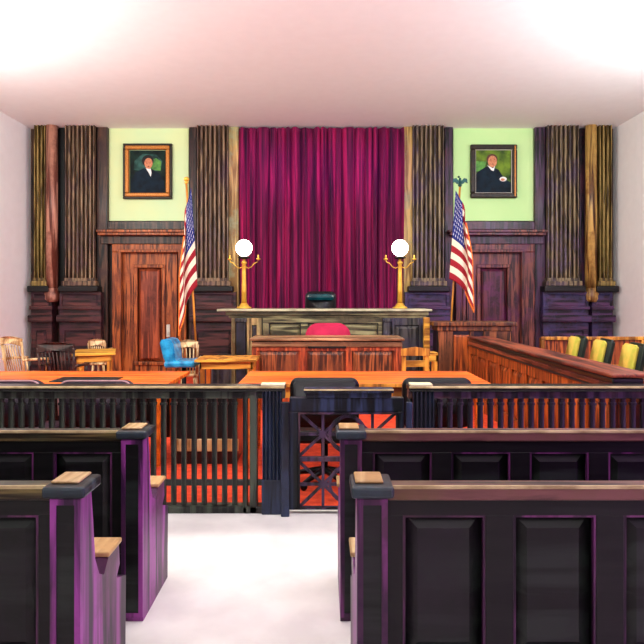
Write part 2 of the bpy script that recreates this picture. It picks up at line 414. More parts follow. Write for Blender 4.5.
# flat stiles and strips of the back wall
for (a, b, y0, y1, yf, mat, lab) in (
        (95, 107.5, 100, 365, 12.66, 'wall_l', 'brown stile left of the cream plaster'),
        (189, 196.5, 100, 365, 12.66, 'wall_l', 'brown stile right of the cream plaster'),
        (228, 238.5, 100, 330, 12.62, 'gold_strip', 'ochre strip left of the curtain'),
        (403.5, 413, 100, 330, 12.62, 'gold_strip', 'ochre strip right of the curtain'),
        (445, 453, 100, 365, 12.66, 'wall_r', 'stile with painted purple light left of the green plaster'),
        (535, 547.5, 100, 365, 12.66, 'wall_r', 'stile with painted purple light right of the green plaster'),
        (580, 599, 100, 365, 12.74, 'wall_r', 'backing of the golden column with painted purple light'),
        (107.5, 189, 221.5, 229.5, 12.68, 'wall_l', 'brown rail under the cream plaster'),
        (453, 535, 221.5, 229.5, 12.68, 'wall_r', 'rail with painted purple light under the green plaster'),
        (58.5, 64.5, 100, 365, 12.7, 'pew', 'black gap strip beside the rose column')):
    tn[0] += 1
    m = MB(); bx(m, a, b, y0, y1, yf, bev=.008); struct(m.build('trim_%d' % tn[0], mat), lab)
# door heads and doors
def door(n, c0, c1, s0, s1, l0, l1, mat, pmat, wmat, lab):
    tn[0] += 1
    yf = 12.5
    m = MB()
    bx(m, c0, c1, 229.5, 232, yf-.1, bev=.01); bx(m, c0+1.5, c1-1.5, 232, 235, yf-.04, bev=.01)
    struct(m.build('trim_%d' % tn[0], mat), 'projecting cornice over the '+lab)
    tn[0] += 1
    m = MB(); bx(m, c0+4, c1-4, 235, 244, 12.62, bev=.01); struct(m.build('trim_%d' % tn[0], wmat), 'frieze over the '+lab)
    r = sthing('door_%d' % n, lab, (X((l0+l1)/2, 12.6), 12.7, 0))
    m = MB()
    bx(m, s0, s1, 244, 252, 12.58, bev=.015); bx(m, s0, l0, 252, 375, 12.58, bev=.015); bx(m, l1, s1, 252, 375, 12.58, bev=.015)
    bx(m, l0-4, l1+4, 249.5, 252.3, 12.53, bev=.01); bx(m, l0-3, l0, 252, 375, 12.53, bev=.01); bx(m, l1, l1+3, 252, 375, 12.53, bev=.01)
    m.box(X(s0, 12.58), X(l0, 12.58), 12.58, BW-.02, 0, Z(374, 12.58)); m.box(X(l1, 12.58), X(s1, 12.58), 12.58, BW-.02, 0, Z(374, 12.58))
    m.build('door_frame', mat, r)
    pa, pb = (136, 164) if n == 1 else (478, 509)
    yd = 12.68
    m = MB(); bx(m, l0+1, pa, 253, 373.5, yd); bx(m, pb, l1-1, 253, 373.5, yd)
    bx(m, pa, pb, 253, 266, yd); bx(m, pa, pb, 363.5, 373.5, yd)
    m.frame(X(pa, yd)-.03, X(pb, yd)+.03, Z(363.5, yd)-.03, Z(266, yd)+.03, yd, yd-.05, .07, .012)
    m.build('door_leaf', mat, r)
    m = MB().raised(X(pa, yd)+.04, X(pb, yd)-.04, Z(363.5, yd)+.04, Z(266, yd)-.04, yd+.06, yd-.03, .07)
    m.build('panel', pmat, r)
    if n == 1:
        m = MB(); m.box(X(166.6, yd), X(170.2, yd), yd-.03, yd, Z(337, yd), Z(324.5, yd), .01)
        m.box(X(167.5, yd), X(169.5, yd), yd-.07, yd-.03, Z(334, yd), Z(332, yd), .008); o = m.build('push_plate', 'silver', r)
        m = MB()
        for py in (268, 313, 358): m.box(X(l0+.2, yd), X(l0+1.6, yd), yd-.05, yd, Z(py+4, yd), Z(py-4, yd))
        m.build('hinge', 'darkmetal', r)
    return r
door(1, 96, 192, 112, 186, 121, 178, 'door_l', 'door_ld', 'wall_l', 'orange brown panelled door on the left')
door(2, 449, 548, 456, 535, 466, 522, 'door_r', 'door_rd', 'wall_r', 'plum brown panelled door on the right')
# baseboards of the back wall
struct(MB().box(-HW, HW, 12.74, 12.8, 0, .15).build('baseboard_back', 'dado_l'))

# ---------------------------------------------------------------- curtain
def curtain():
    x0, x1 = X(238, 12.5), X(404.5, 12.5); nx, nz = 420, 40
    bm = bmesh.new(); vs = []
    for j in range(nz+1):
        z = CH-.03-(CH-.35)*j/nz; row = []
        for i in range(nx+1):
            t = i/nx; x = x0+(x1-x0)*t
            ph = t*2*PI*19+1.6*math.sin(t*23)+.8*math.sin(t*61+1)
            amp = .06+.03*math.sin(t*37+2)
            y = 12.62+amp*math.sin(ph)+.02*math.sin(ph*2.1+z*.6)+.012*noise.noise(Vector((x*4, 0, z*.8)))
            row.append(bm.verts.new((x+.012*math.cos(ph)+.01*math.sin(z*1.3+t*9), y, z)))
        vs.append(row)
    for j in range(nz):
        for i in range(nx):
            f = bm.faces.new((vs[j][i], vs[j+1][i], vs[j+1][i+1], vs[j][i+1])); f.smooth = True
    m = MB(); m.bm.free(); m.bm = bm
    o = m.build('curtain', 'curtain')
    s = o.modifiers.new('thick', 'SOLIDIFY'); s.thickness = .01
    tag(o, 'tall pleated crimson velvet curtain hanging behind the judge\'s bench', 'curtain')
curtain()

# ---------------------------------------------------------------- portraits
def poly(mb, pts, cx, cz, y, s, mi):
    vs = [mb.bm.verts.new((cx+p[0]*s, y, cz+p[1]*s)) for p in pts]
    f = mb.bm.faces.new(vs); f.material_index = mi
def ell(cx, cz, rx, rz, n=18): return [(cx+rx*math.cos(2*PI*k/n), cz+rz*math.sin(2*PI*k/n)) for k in range(n)]
def portrait(p0, p1, q0, q1, kind, lab):
    Y = 12.7; x0, x1, z0, z1 = X(p0, Y), X(p1, Y), Z(q1, Y), Z(q0, Y)
    cx, cz = (x0+x1)/2, (z0+z1)/2
    r = thing('framed_portrait', lab, 'painting', (cx, BW-.04, z0), group='judges\' portraits above the doors')
    W, H = x1-x0, z1-z0
    if kind == 1:
        MB().frame(x0, x1, z0, z1, 12.76, 12.68, .05, .012).build('outer_frame', 'dkframe', r)
        MB().frame(x0+.045, x1-.045, z0+.045, z1-.045, 12.75, 12.66, .075, .02).build('inner_frame', 'gold', r)
        ins = .13
    else:
        MB().frame(x0, x1, z0, z1, 12.76, 12.67, .1, .02).build('outer_frame', 'dkframe', r)
        MB().frame(x0+.09, x1-.09, z0+.09, z1-.09, 12.75, 12.7, .018).build('inner_frame', 'silver', r)
        MB().box(x1-.06, x1-.035, 12.655, 12.68, z0+.03, z1-.03).build('gilt_edge', 'gold', r)
        ins = .105
    m = MB(); w2, h2 = W/2-ins, H/2-ins; y = 12.735
    m.box(cx-w2, cx+w2, y, y+.02, cz-h2, cz+h2)
    # painted figure, units: half width of canvas = w2
    s = w2; hh = h2/w2
    if kind == 1:
        poly(m, [(-.15, .0), (.7, .05), (.8, .6), (.45, .95), (-.3, 1.0), (-.75, .6), (-.8, .1)], cx, cz, y-.0005, s, 6)
        poly(m, [(.15, .1), (.7, .05), (.75, .55), (.45, .75), (.1, .62)], cx, cz, y-.001, s, 1)
        poly(m, [(-.95, -hh), (.95, -hh), (.9, -.55), (.62, -.1), (.2, .16), (-.25, .18), (-.7, -.05), (-.95, -.5)], cx, cz, y-.002, s, 2)
        poly(m, ell(-.01, .6, .33, .33), cx, cz, y-.0028, s, 4)
        poly(m, ell(.03, .46, .23, .3), cx, cz, y-.0035, s, 3)
        poly(m, [(-.12, .2), (.16, .16), (.2, -.05), (.16, -.3), (.06, -.1)], cx, cz, y-.0042, s, 5)
        poly(m, [(-.1, .3), (.1, .2), (.12, .14), (-.08, .18)], cx, cz, y-.0046, s, 3)
        for ex in (-.06, .12): poly(m, ell(ex, .47, .035, .018, 8), cx, cz, y-.005, s, 4)
        poly(m, ell(.03, .28, .06, .018, 8), cx, cz, y-.005, s, 4)
        ex = ('p_green', 'p_coat', 'p_skin', 'p_hair', 'p_white', 'p_teal'); bg = 'p_bg'
    else:
        poly(m, [(-.98, .0), (-.5, .05), (-.4, .55), (-.98, .6)], cx, cz, y-.001, s, 1)
        poly(m, [(-1, -hh), (1, -hh), (1, -.62), (.62, -.4), (.3, .1), (-.1, .3), (-.42, .26), (-.85, .0), (-1, -.2)], cx, cz, y-.002, s, 2)
        poly(m, ell(-.07, .7, .31, .29), cx, cz, y-.0028, s, 4)
        poly(m, ell(-.05, .56, .25, .33), cx, cz, y-.0035, s, 3)
        poly(m, [(-.34, .36), (-.02, .18), (.1, .34), (.02, .02), (-.12, .08)], cx, cz, y-.0042, s, 5)
        poly(m, ell(.55, -.42, .2, .13), cx, cz, y-.0042, s, 5)
        poly(m, ell(.52, -.45, .12, .07), cx, cz, y-.0046, s, 3)
        for ex in (-.14, .06): poly(m, ell(ex, .66, .035, .02, 8), cx, cz, y-.005, s, 4)
        poly(m, ell(-.03, .42, .07, .018, 8), cx, cz, y-.005, s, 4)
        ex = ('p_green', 'p_coat', 'p_skin', 'p_hair2', 'p_white'); bg = 'p_bg2'
    m.build('canvas', bg, r, extra=ex)
portrait(123, 172, 143.5, 199, 1, 'gold framed portrait of a dark haired man, above the left door')
portrait(470.5, 517, 144.5, 198, 2, 'dark framed portrait of a robed grey haired man, above the right door')

# ---------------------------------------------------------------- judge's platform and bench
pf = MB().box(-2.0, 2.0, 9.95, 12.42, 0, .42, .01).build('judge_platform', 'bench_dark')
struct(pf, 'raised wooden platform under the judge\'s bench'); pf.name = 'floor_platform'
jb = thing('judge_bench', 'long olive panelled judge\'s bench with a pale top, carrying the two globe lamps', 'bench', (0, 10.0, 0))
YB = 9.93; ZT = 1.33
def jx(p): return X(p, YB)
m = MB(); m.box(jx(232), jx(424), YB, YB+.4, 0, ZT-.06); m.build('carcase', 'bench_dark', jb)
m = MB(); m.box(jx(218), jx(431), YB-.12, YB+.75, ZT-.035, ZT, .008); m.build('top', 'bench_top', jb)
m = MB(); m.box(jx(226), jx(428), YB-.07, YB+.5, ZT-.1, ZT-.035, .012); m.box(jx(229), jx(426), YB-.045, YB+.45, ZT-.14, ZT-.1, .01); m.build('cornice', 'bench_olive', jb)
def jpan(a, b, q0, q1, mat, y=YB):
    MB().raised(jx(a), jx(b), Z(q1, YB), Z(q0, YB), y-.005, y-.035, .04).build('panel', mat, jb)
# centre field
m = MB(); f0 = -.05
m.box(jx(263), jx(382), YB-.05, YB, Z(323, YB), ZT-.14)
for a, b in ((263, 269), (301, 308), (337, 343), (378, 382)): m.box(jx(a), jx(b), YB-.05, YB, 0, Z(323, YB), .006)
m.build('front_frame', 'bench_olive', jb)
for a, b in ((269, 301), (308, 337), (343, 378)): jpan(a+1, b-1, 324, 352, 'bench_olive')
# side bays
for (a, b, c, d, mm) in ((247, 252, 257, 262, 'bench_tan'), (391, 394, 419, 424, 'bench_dark'),):
    m = MB(); m.box(jx(a), jx(b), YB-.06, YB, 0, ZT-.14, .008); m.box(jx(c), jx(d), YB-.06, YB, 0, ZT-.14, .008)
    m.box(jx(b), jx(c), YB-.04, YB, Z(325, YB), ZT-.14); m.build('stile', mm, jb)
jpan(252, 257, 326, 372, 'bench_dark'); jpan(395, 418, 326, 372, 'bench_dark')
m = MB(); m.box(jx(232), jx(236), YB-.06, YB, 0, ZT-.14, .008); m.build('stile', 'bench_tan', jb)
for a, b in ((237, 246), (383, 390)):
    m = MB(); m.box(jx(a), jx(b), YB-.08, YB, .05, ZT-.2); m.box(jx(a)-.02, jx(b)+.02, YB-.1, YB, ZT-.2, ZT-.14, .01)
    m.box(jx(a)-.02, jx(b)+.02, YB-.1, YB, 0, .05, .01); m.build('pilaster', 'bench_dark', jb)

def swivel_chair(name, label, mat, loc, rz, w=.56, h0=.55, h1=1.2, seat=.5, wide_round=.1, basecol='darkmetal', arms=True, group=None, shell=None, tilt=.08, thk=.1):
    """upholstered swivel chair facing +y in local space, back at -y"""
    r = thing(name, label, 'chair', loc, rz, group)
    def rb(x0, x1, y0, y1, z0, z1, rad, sh=0):
        n = 6; pr = []
        for (cx, cz, a0) in ((x1-rad, z1-rad, 0), (x0+rad, z1-rad, PI/2), (x0+rad, z0+rad, PI), (x1-rad, z0+rad, 1.5*PI)):
            for k in range(n+1): pr.append((cx+rad*math.cos(a0+PI/2*k/n), cz+rad*math.sin(a0+PI/2*k/n)))
        mb = MB(); a = [(p[0], y0-sh*(p[1]-z0), p[1]) for p in pr]; b = [(p[0], y1-sh*(p[1]-z0), p[1]) for p in pr]
        mb.hexa(a, b)
        es = [e for e in mb.bm.edges if len({round(v.co.y+sh*(v.co.z-z0), 4) for v in e.verts}) == 1]
        bmesh.ops.bevel(mb.bm, geom=es, offset=min(.025, (y1-y0)*.35), segments=3, affect='EDGES')
        for f in mb.bm.faces: f.smooth = True
        return mb
    rb(-w/2, w/2, -.28, -.28+thk, h0, h1, wide_round, tilt).build('backrest', mat, r, True)
    if shell: rb(-w/2-.012, w/2+.012, -.36, -.278, h0-.02, h1+.012, wide_round, tilt).build('back_shell', shell, r, True)
    MB().box(-w/2+.02, w/2-.02, -.22, .26, seat-.1, seat, .03).build('seat', mat, r, True)
    if arms:
        for s in (-1, 1):
            MB().tube([(s*(w/2), -.2, seat+.2), (s*(w/2+.01), .0, seat+.22), (s*(w/2), .18, seat+.2), (s*(w/2-.03), .2, seat+.08), (s*(w/2-.06), .18, seat-.03)], .02).build('armrest', basecol, r, True)
    MB().tube([(0, 0, .1), (0, 0, seat-.09)], .03).build('column', basecol, r, True)
    MB().box(-.03, .03, -.25, -.16, seat-.06, h0+.1, .01).build('back_bracket', basecol, r, True)
    m = MB()
    for k in range(5):
        a = k*2*PI/5+.3; c, s = math.cos(a), math.sin(a)
        m.tube([(0, 0, .11), (.14*c, .14*s, .085), (.27*c, .27*s, .055)], [.03, .024, .018])
        m.sphere((.27*c, .27*s, .03), .03)
    m.build('star_base', basecol, r, True)
    return r
jch = swivel_chair('judge_chair', 'black and teal leather high-backed chair behind the judge\'s bench', 'leather', (X(320.5, 11.2), 11.2, .42), PI, w=.55, h0=.5, h1=1.2)
MB().box(-.25, .25, -.29, -.13, 1.03, 1.16, .055).build('highlight_roll', 'tealshine', jch, True)  # roll added to carry the painted teal highlight across the chair top
swivel_chair('clerk_chair', 'crimson pink round-topped chair behind the clerk\'s desk', 'pink', (X(328, 9.35), 9.62, 0), 0, w=.66, h0=.55, h1=1.135, wide_round=.19, arms=False)

# lamps on the bench
def globe_lamp(px, lab):
    Y = 10.45; x = X(px, Y); zc = Z(248, Y); z0 = ZT
    r = thing('globe_lamp', lab, 'lamp', (x, Y, z0), group='brass globe lamps on the judge\'s bench')
    MB().lathe([(.12, z0), (.12, z0+.02), (.085, z0+.035), (.06, z0+.07), (.045, z0+.09)], x, Y).build('base', 'brass', r)
    MB().lathe([(.042, z0+.09), (.04, z0+.3), (.034, z0+.6), (.03, zc-.27), (.045, zc-.25), (.045, zc-.23), (.02, zc-.21), (.02, zc-.18)], x, Y).build('post', 'brass', r)
    MB().lathe([(.02, zc-.185), (.09, zc-.17), (.1, zc-.155), (.06, zc-.135)], x, Y).build('globe_holder', 'darkmetal', r)
    MB().sphere((x, Y, zc), .135).build('globe', 'globe', r)
    for s in (-1, 1):
        a = MB().tube([(x+s*.02, Y, zc-.3), (x+s*.07, Y, zc-.33), (x+s*.12, Y, zc-.31), (x+s*.17, Y, zc-.25), (x+s*.22, Y, zc-.23), (x+s*.235, Y, zc-.19)], .008).build('arm', 'brass', r)
        MB().lathe([(.012, zc-.2), (.035, zc-.185), (.035, zc-.175), (.012, zc-.17), (.011, zc-.12), (.004, zc-.11)], x+s*.235, Y).build('candle_cup', 'brass', a)
globe_lamp(244, 'brass globe lamp standing on the left end of the judge\'s bench')
globe_lamp(400, 'brass globe lamp standing on the right end of the judge\'s bench')

# ---------------------------------------------------------------- clerk's desk
YC = 8.6
cd = thing('clerk_desk', 'red brown clerk\'s desk with four front panels, in front of the judge\'s bench', 'desk', (0, YC, 0))
def kx(p): return X(p, YC)
zt = Z(338, YC)
m = MB(); m.box(kx(252), kx(402), YC, YC+.6, 0, zt-.12); m.build('carcase', 'clerk', cd)
m = MB(); m.box(kx(250), kx(404), YC-.08, YC+.65, zt-.035, zt, .01); m.build('top', 'clerk_top', cd)
m = MB(); m.box(kx(252), kx(402), YC-.05, YC+.62, zt-.12, zt-.05, .01); m.build('frieze', 'clerk_top', cd)
m = MB(); edges = [(252, 257.5), (300, 306), (346, 351.5), (394, 402)]
m.box(kx(252), kx(402), YC-.035, YC, Z(350.5, YC), zt-.125); m.box(kx(252), kx(402), YC-.035, YC, 0, .18)
for a, b in edges: m.box(kx(a), kx(b), YC-.035, YC, .18, Z(350.5, YC), .004)
m.build('front_frame', 'clerk', cd)
for a, b in ((257.5, 300), (306, 346), (351.5, 394)):
    MB().raised(kx(a)+.02, kx(b)-.02, .2, Z(351.5, YC), YC, YC-.025, .045).build('panel', 'clerk_p', cd)
m = MB(); m.box(kx(308), kx(346), YC-.055, YC-.03, Z(348, YC), Z(346, YC)); m.build('drawer_slot', 'bar_rail', cd)
cd['label'] = 'red brown clerk\'s desk with three front panels, in front of the judge\'s bench'

# ---------------------------------------------------------------- tables
def leg_table(name, lab, x0, x1, y0, y1, h, top, edge, legm, leg=.06, apr=.1, thick=.035, over=.05, rz=0, shade_sheet=None, cat='table', group=None, stretcher=False):
    cx, cy = (x0+x1)/2, (y0+y1)/2; a, b = (x1-x0)/2, (y1-y0)/2
    r = thing(name, lab, cat, (cx, cy, 0), rz, group)
    MB().box(-a, a, -b, b, h-thick, h, .006).build('tabletop', top, r, True)
    m = MB(); m.box(-a-.006, a+.006, -b-.008, -b+.0, h-thick, h-.004, .002); m.build('edging', edge, r, True)
    m = MB(); m.box(-a+over, a-over, -b+over, -b+over+.02, h-thick-apr, h-thick); m.box(-a+over, a-over, b-over-.02, b-over, h-thick-apr, h-thick)
    m.box(-a+over, -a+over+.02, -b+over, b-over, h-thick-apr, h-thick); m.box(a-over-.02, a-over, -b+over, b-over, h-thick-apr, h-thick); m.build('apron', edge, r, True)
    for sx in (-1, 1):
        for sy in (-1, 1):
            lx, ly = sx*(a-over-leg/2), sy*(b-over-leg/2); k = leg/2
            m = MB(); m.hexa([(lx-k*.75, ly-k*.75, 0), (lx+k*.75, ly-k*.75, 0), (lx+k*.75, ly+k*.75, 0), (lx-k*.75, ly+k*.75, 0)],
                             [(lx-k, ly-k, h-thick), (lx+k, ly-k, h-thick), (lx+k, ly+k, h-thick), (lx-k, ly+k, h-thick)])
            m.build('leg', legm, r, True)
    if shade_sheet: MB().box(-a+over+leg, a-over-leg, b-over-.05, b-over-.025, .12, h-thick-.002).build('under_table_shade', shade_sheet, r, True)  # black sheet added to paint the shade beneath the left table
    return r
g = 'counsel tables behind the bar'
leg_table('counsel_table', 'long orange counsel table behind the bar, right in front of the clerk\'s desk', X(250, 6.49), X(467, 6.49), 5.56, 6.49, .76, 'table', 'oak', 'table', leg=.07, group=g)
leg_table('counsel_table', 'long orange counsel table at the left, carrying the black desk blotter', X(190, 6.49)-2.2, X(190, 6.49), 5.56, 6.49, .76, 'table', 'oak', 'table', leg=.07, over=.1, shade_sheet='bar_rail', group=g)
leg_table('side_table', 'small yellow oak table beside the left end of the clerk\'s desk', X(195, 7.92), X(256, 7.92), 7.92, 8.5, .74, 'oak', 'tabedge', 'oak', leg=.06, apr=.09)
leg_table('side_table', 'small yellow oak table set askew in front of the left door', -3.5, -2.95, 8.7, 9.5, .75, 'tabedge', 'tabedge', 'oak', leg=.06, apr=.09, rz=.3)
o = MB().box(X(57, 5.8), X(118, 5.8), 5.62, 5.95, .76, .768, .003).build('desk_blotter', 'leather'); tag(o, 'black desk blotter lying on the left counsel table', 'blotter')
# low cabinet between the counsel tables
lc = thing('low_cabinet', 'dark low cabinet with a pale pink wooden band, between the two counsel tables', 'cabinet', (-1.06, 6.0, 0))
MB().box(-1.33, -.77, 5.78, 6.2, .0, .66, .01).build('body', 'bar_rail', lc)
MB().box(-1.35, -.75, 5.75, 5.78, .12, .23, .006).build('band', 'oakpale', lc)

# counsel chairs
ch = swivel_chair('counsel_chair', 'black leather chair behind the gate, at the right counsel table', 'leather', (X(324.5, 5.1), 5.2, 0), 0, w=.53, h0=.5, h1=.885, seat=.46, wide_round=.06, arms=False, group='chairs at the counsel tables', tilt=.1)
dup(ch, (X(433, 5.1), 5.2, 0), 0, 'black leather chair at the right end of the right counsel table')
ch2 = swivel_chair('counsel_chair', 'plum black leather chair with a painted piping, at the left counsel table beside the blotter', 'leather_p', (X(103, 5.05), 5.2, 0), 0, w=.58, h0=.5, h1=.868, seat=.46, wide_round=.09, arms=False, group='chairs at the counsel tables', tilt=.1)
hp = bpy.data.objects.new('highlight', None)
w_, h1, rad = .58, .868, .09; pr = []
for k in range(7): pr.append((w_/2-rad+rad*math.cos(PI/2*k/6), h1-rad+rad*math.sin(PI/2*k/6)))
pr += [(-p[0], p[1]) for p in pr[::-1]]
pr = [(w_/2, .6)]+pr+[(-w_/2, .6)]
bpy.data.objects.remove(hp)
MB().tube([(p[0], -.285-.1*(p[1]-.5), p[1]) for p in pr], .006, 6).build('highlight', 'highlight', ch2, True)
dup(ch2, (X(15, 5.05), 5.2, 0), 0, 'plum black leather chair with a painted piping, at the far left edge of the bar')

# ---------------------------------------------------------------- wooden chairs at the back
def spindle_chair(lab, mat, loc, rz, w=.46, h=.86, n=7, crest='same', group='spindle-back wooden armchairs'):
    """facing +y locally, back at -y"""
    r = thing('spindle_chair', lab, 'chair', loc, rz, group)
    MB().box(-w/2, w/2, -.22, .24, .41, .45, .015).build('seat', mat, r, True)
    for sx in (-1, 1):
        for sy in (-1, 1):
            MB().tube([(sx*(w/2-.05), sy*.18, .41), (sx*(w/2-.02), sy*.22, .0)], [.022, .016], 8).build('leg', mat, r, True)
        MB().tube([(sx*(w/2-.02), -.2, .44), (sx*(w/2), -.27, h-.04)], .018, 8).build('back_post', mat, r, True)
        MB().tube([(sx*(w/2), -.25, .66), (sx*(w/2+.03), -.05, .66), (sx*(w/2+.02), .16, .65)], .018, 8).build('arm', mat, r, True)
        MB().tube([(sx*(w/2+.02), .13, .65), (sx*(w/2-.02), .13, .44)], .014, 8).build('arm_support', mat, r, True)
    m = MB()
    pr = []
    for k in range(9):
        t = k/8*2-1; pr.append((t*w/2*1.04, -.27-.03*(1-t*t), h-.05+.03*(1-t*t)))
    a = [(p[0], p[1]-.012, p[2]-.05) for p in pr]+[(p[0], p[1]-.012, p[2]+.05) for p in pr[::-1]]
    b = [(p[0], p[1]+.015, p[2]-.05) for p in pr]+[(p[0], p[1]+.015, p[2]+.05) for p in pr[::-1]]
    m.hexa(a, b).build('crest_rail', mat if crest == 'same' else crest, r, True)
    for k in range(n):
        t = (k+1)/(n+1)*2-1
        MB().tube([(t*(w/2-.03), -.19, .44), (t*w/2*.95, -.27-.03*(1-t*t), h-.09)], .009, 6).build('spindle', mat, r, True)
    return r
spindle_chair('dark walnut spindle-back armchair at the far left, with its back to the bar', 'walnut', (X(58, 7.9), 8.1, 0), 0, w=.44, h=.93, n=8)
spindle_chair('golden oak spindle-back chair half hidden behind the walnut armchair at the far left', 'oakpale', (X(27, 8.9), 8.95, 0), -.5, w=.42, h=.95)
spindle_chair('pale oak spindle-back chair behind the askew table, by the left door', 'oakpale', (X(101, 10.6), 10.6, 0), .1, w=.26, h=.81)
spindle_chair('pale oak spindle-back chair below the left flag', 'oakpale', (X(190, 9.1), 9.05, 0), .15, w=.26, h=.9, n=4)
# blue chair seen from the side, facing right
def blue_chair():
    Y = 8.4; r = thing('blue_armchair', 'sky blue upholstered chair seen from the side, beside the left door', 'chair', (X(184, Y), Y, 0))
    def e(px, py): return (X(px, Y), Z(py, Y))
    pr = [e(*p) for p in ((163.5, 342), (165, 339), (169, 338), (174, 339), (177, 343), (178, 350), (178.5, 358), (180, 361), (170, 363), (167, 356), (165, 348))]
    m = MB(); m.hexa([(p[0], Y-.22, p[1]) for p in pr], [(p[0], Y+.22, p[1]) for p in pr])
    es = [ed for ed in m.bm.edges if abs(ed.verts[0].co.y-ed.verts[1].co.y) < .001]
    bmesh.ops.bevel(m.bm, geom=es, offset=.02, segments=2, affect='EDGES'); m.build('backrest', 'blue', r)
    a = e(168, 366); b = e(198, 359.5)
    MB().box(a[0], b[0], Y-.24, Y+.24, a[1], b[1], .03).build('seat', 'blue', r)
    c = X(184, Y)
    MB().tube([(c, Y, .1), (c, Y, a[1])], .03).build('column', 'darkmetal', r)
    m = MB()
    for k in range(4):
        t = k*PI/2+.4; m.tube([(c, Y, .12), (c+.15*math.cos(t), Y+.15*math.sin(t), .08), (c+.27*math.cos(t), Y+.27*math.sin(t), .02)], [.03, .025, .02])
    m.build('star_base', 'blue', r)
blue_chair()
# ladder-back chair at right of the clerk's desk
def ladder_chair():
    Y = 7.6; x0, x1 = X(402, Y), X(429, Y)
    r = thing('ladder_back_chair', 'golden oak ladder-back chair at the right end of the clerk\'s desk', 'chair', ((x0+x1)/2, Y, 0))
    top = Z(349, Y)
    for x in (x0, x1-.05): MB().box(x, x+.05, Y, Y+.04, 0, top+.0, .008).build('back_post', 'oak', r)
    for x in (x0, x1-.045): MB().box(x, x+.045, Y+.42, Y+.46, 0, .44, .006).build('leg', 'oak', r)
    pr = [(x0-.01, top-.08), (x0-.01, top), ((x0+x1)/2, top+.025), (x1+.01, top), (x1+.01, top-.08)]
    MB().prism(pr, 'Y', Y-.012, Y+.02).build('crest_rail', 'oak', r)
    MB().box(x0+.03, x1-.03, Y+.005, Y+.03, Z(367, Y), Z(360.5, Y), .006).build('slat', 'tabedge', r)
    MB().box(x0+.03, x1-.03, Y+.005, Y+.03, Z(378, Y), Z(373, Y), .006).build('slat', 'tabedge', r)
    MB().box(x0, x1, Y, Y+.46, .43, .47, .012).build('seat', 'oak', r)
ladder_chair()
leg_table('side_table', 'little golden oak stand between the ladder-back chair and the witness stand', X(426, 8.2), X(436, 8.2)+.02, 8.2, 8.45, Z(352.5, 8.2), 'tabedge', 'tabedge', 'oak', leg=.04, apr=.08, over=.0)

# ---------------------------------------------------------------- flags
def flag(base, top, lab, bulge, seed, H, L, finial, flip):
    """draped flag on a leaning pole; base/top are 3D points"""
    base, top = Vector(base), Vector(top)
    r = thing('flag', lab, 'flag', tuple(base), group='flags beside the judge\'s bench')
    d = (top-base)
    MB().lathe([(.15, base.z), (.15, base.z+.02), (.06, base.z+.05), (.03, base.z+.1)], base.x, base.y).build('stand', 'brass', r)
    MB().tube([tuple(base+Vector((0, 0, .03))), tuple(top)], .016).build('pole', 'oak', r)
    m = MB()
    if finial == 'eagle':
        m.sphere(tuple(top+Vector((0, 0, .03))), .03); m.sphere(tuple(top+Vector((0, 0, .1))), .03, (.8, .8, 1.6)); m.sphere(tuple(top+Vector((-.02, 0, .16))), .018)
        for s in (-1, 1):
            pr = [(s*.01, .08), (s*.06, .14), (s*.11, .13), (s*.12, .06), (s*.08, .08), (s*.05, .05), (s*.01, .05)]
            m.prism([(top.x+p[0], top.z+p[1]) for p in pr], 'Y', top.y-.01, top.y+.012)
        m.build('eagle_finial', 'finial', r)
    else:
        m.sphere(tuple(top+Vector((0, 0, .02))), .03, (1, 1, .8)); m.sphere(tuple(top+Vector((0, 0, .07))), .045, (.9, .9, .8)); m.build('ball_finial', 'brass', r)
    # cloth: hoist along the pole, the fly falls down in folds
    nu, nv = 72, 44; bm = bmesh.new(); uvl = bm.loops.layers.uv.new('UVMap'); V = []
    dn = d.normalized(); t0 = top-dn*.06
    W = bulge
    for j in range(nv+1):
        v = j/nv; row = []
        hp = t0-dn*(v*H)
        for i in range(nu+1):
            u = i/nu
            drop = L*(u**1.05)
            spread = W*(1-math.exp(-2.6*u))*(.45+.55*min(1, v*1.1+u*.5))
            fold = math.sin(u*PI*3+v*2+seed)
            x = hp.x+flip*(spread*(.75+.25*v)-.075 + .03*fold*(.2+u))
            y = hp.y-.03-.11*(1-math.exp(-3*u))*(.5+.5*math.sin(u*PI*3+seed*2+v*2))-.02*math.sin(v*9+u*5)*u-.10*v*u
            z = hp.z-drop+.03*math.sin(u*9+v*6+seed)*u
            row.append(bm.verts.new((x, y, z)))
        V.append(row)
    for j in range(nv):
        for i in range(nu):
            f = bm.faces.new((V[j][i], V[j+1][i], V[j+1][i+1], V[j][i+1])); f.smooth = True
            for l, (a, b) in zip(f.loops, ((i, j), (i, j+1), (i+1, j+1), (i+1, j))): l[uvl].uv = (a/nu, b/nv)
    mb = MB(); mb.bm.free(); mb.bm = bm
    fr = [V[nv][i].co.copy() for i in range(0, nu+1)]; fe = [V[j][nu].co.copy() for j in range(nv+1)]
    cl = mb.build('cloth', 'flag', r)
    s = cl.modifiers.new('thick', 'SOLIDIFY'); s.thickness = .004
    f = MB(); f.tube([tuple(p) for p in fr[30:]], .012, 6); f.tube([tuple(p) for p in fe], .012, 6); f.build('fringe', 'fringe', r)
Yf = 9.45
flag((X(199, Yf), Yf, 0), (X(186.5, Yf), Yf, Z(184, Yf)), 'draped national flag with a gold ball on its pole, left of the judge\'s bench', .22, 2.6, 1.45, .7, 'ball', -1)
Yg = 10.15
flag((X(446.5, Yg), Yg, 0), (X(460, Yg), Yg, Z(187, Yg)), 'draped national flag with an eagle on its pole, behind the witness stand at the right', .34, 2.6, 1.4, .5, 'eagle', 1)

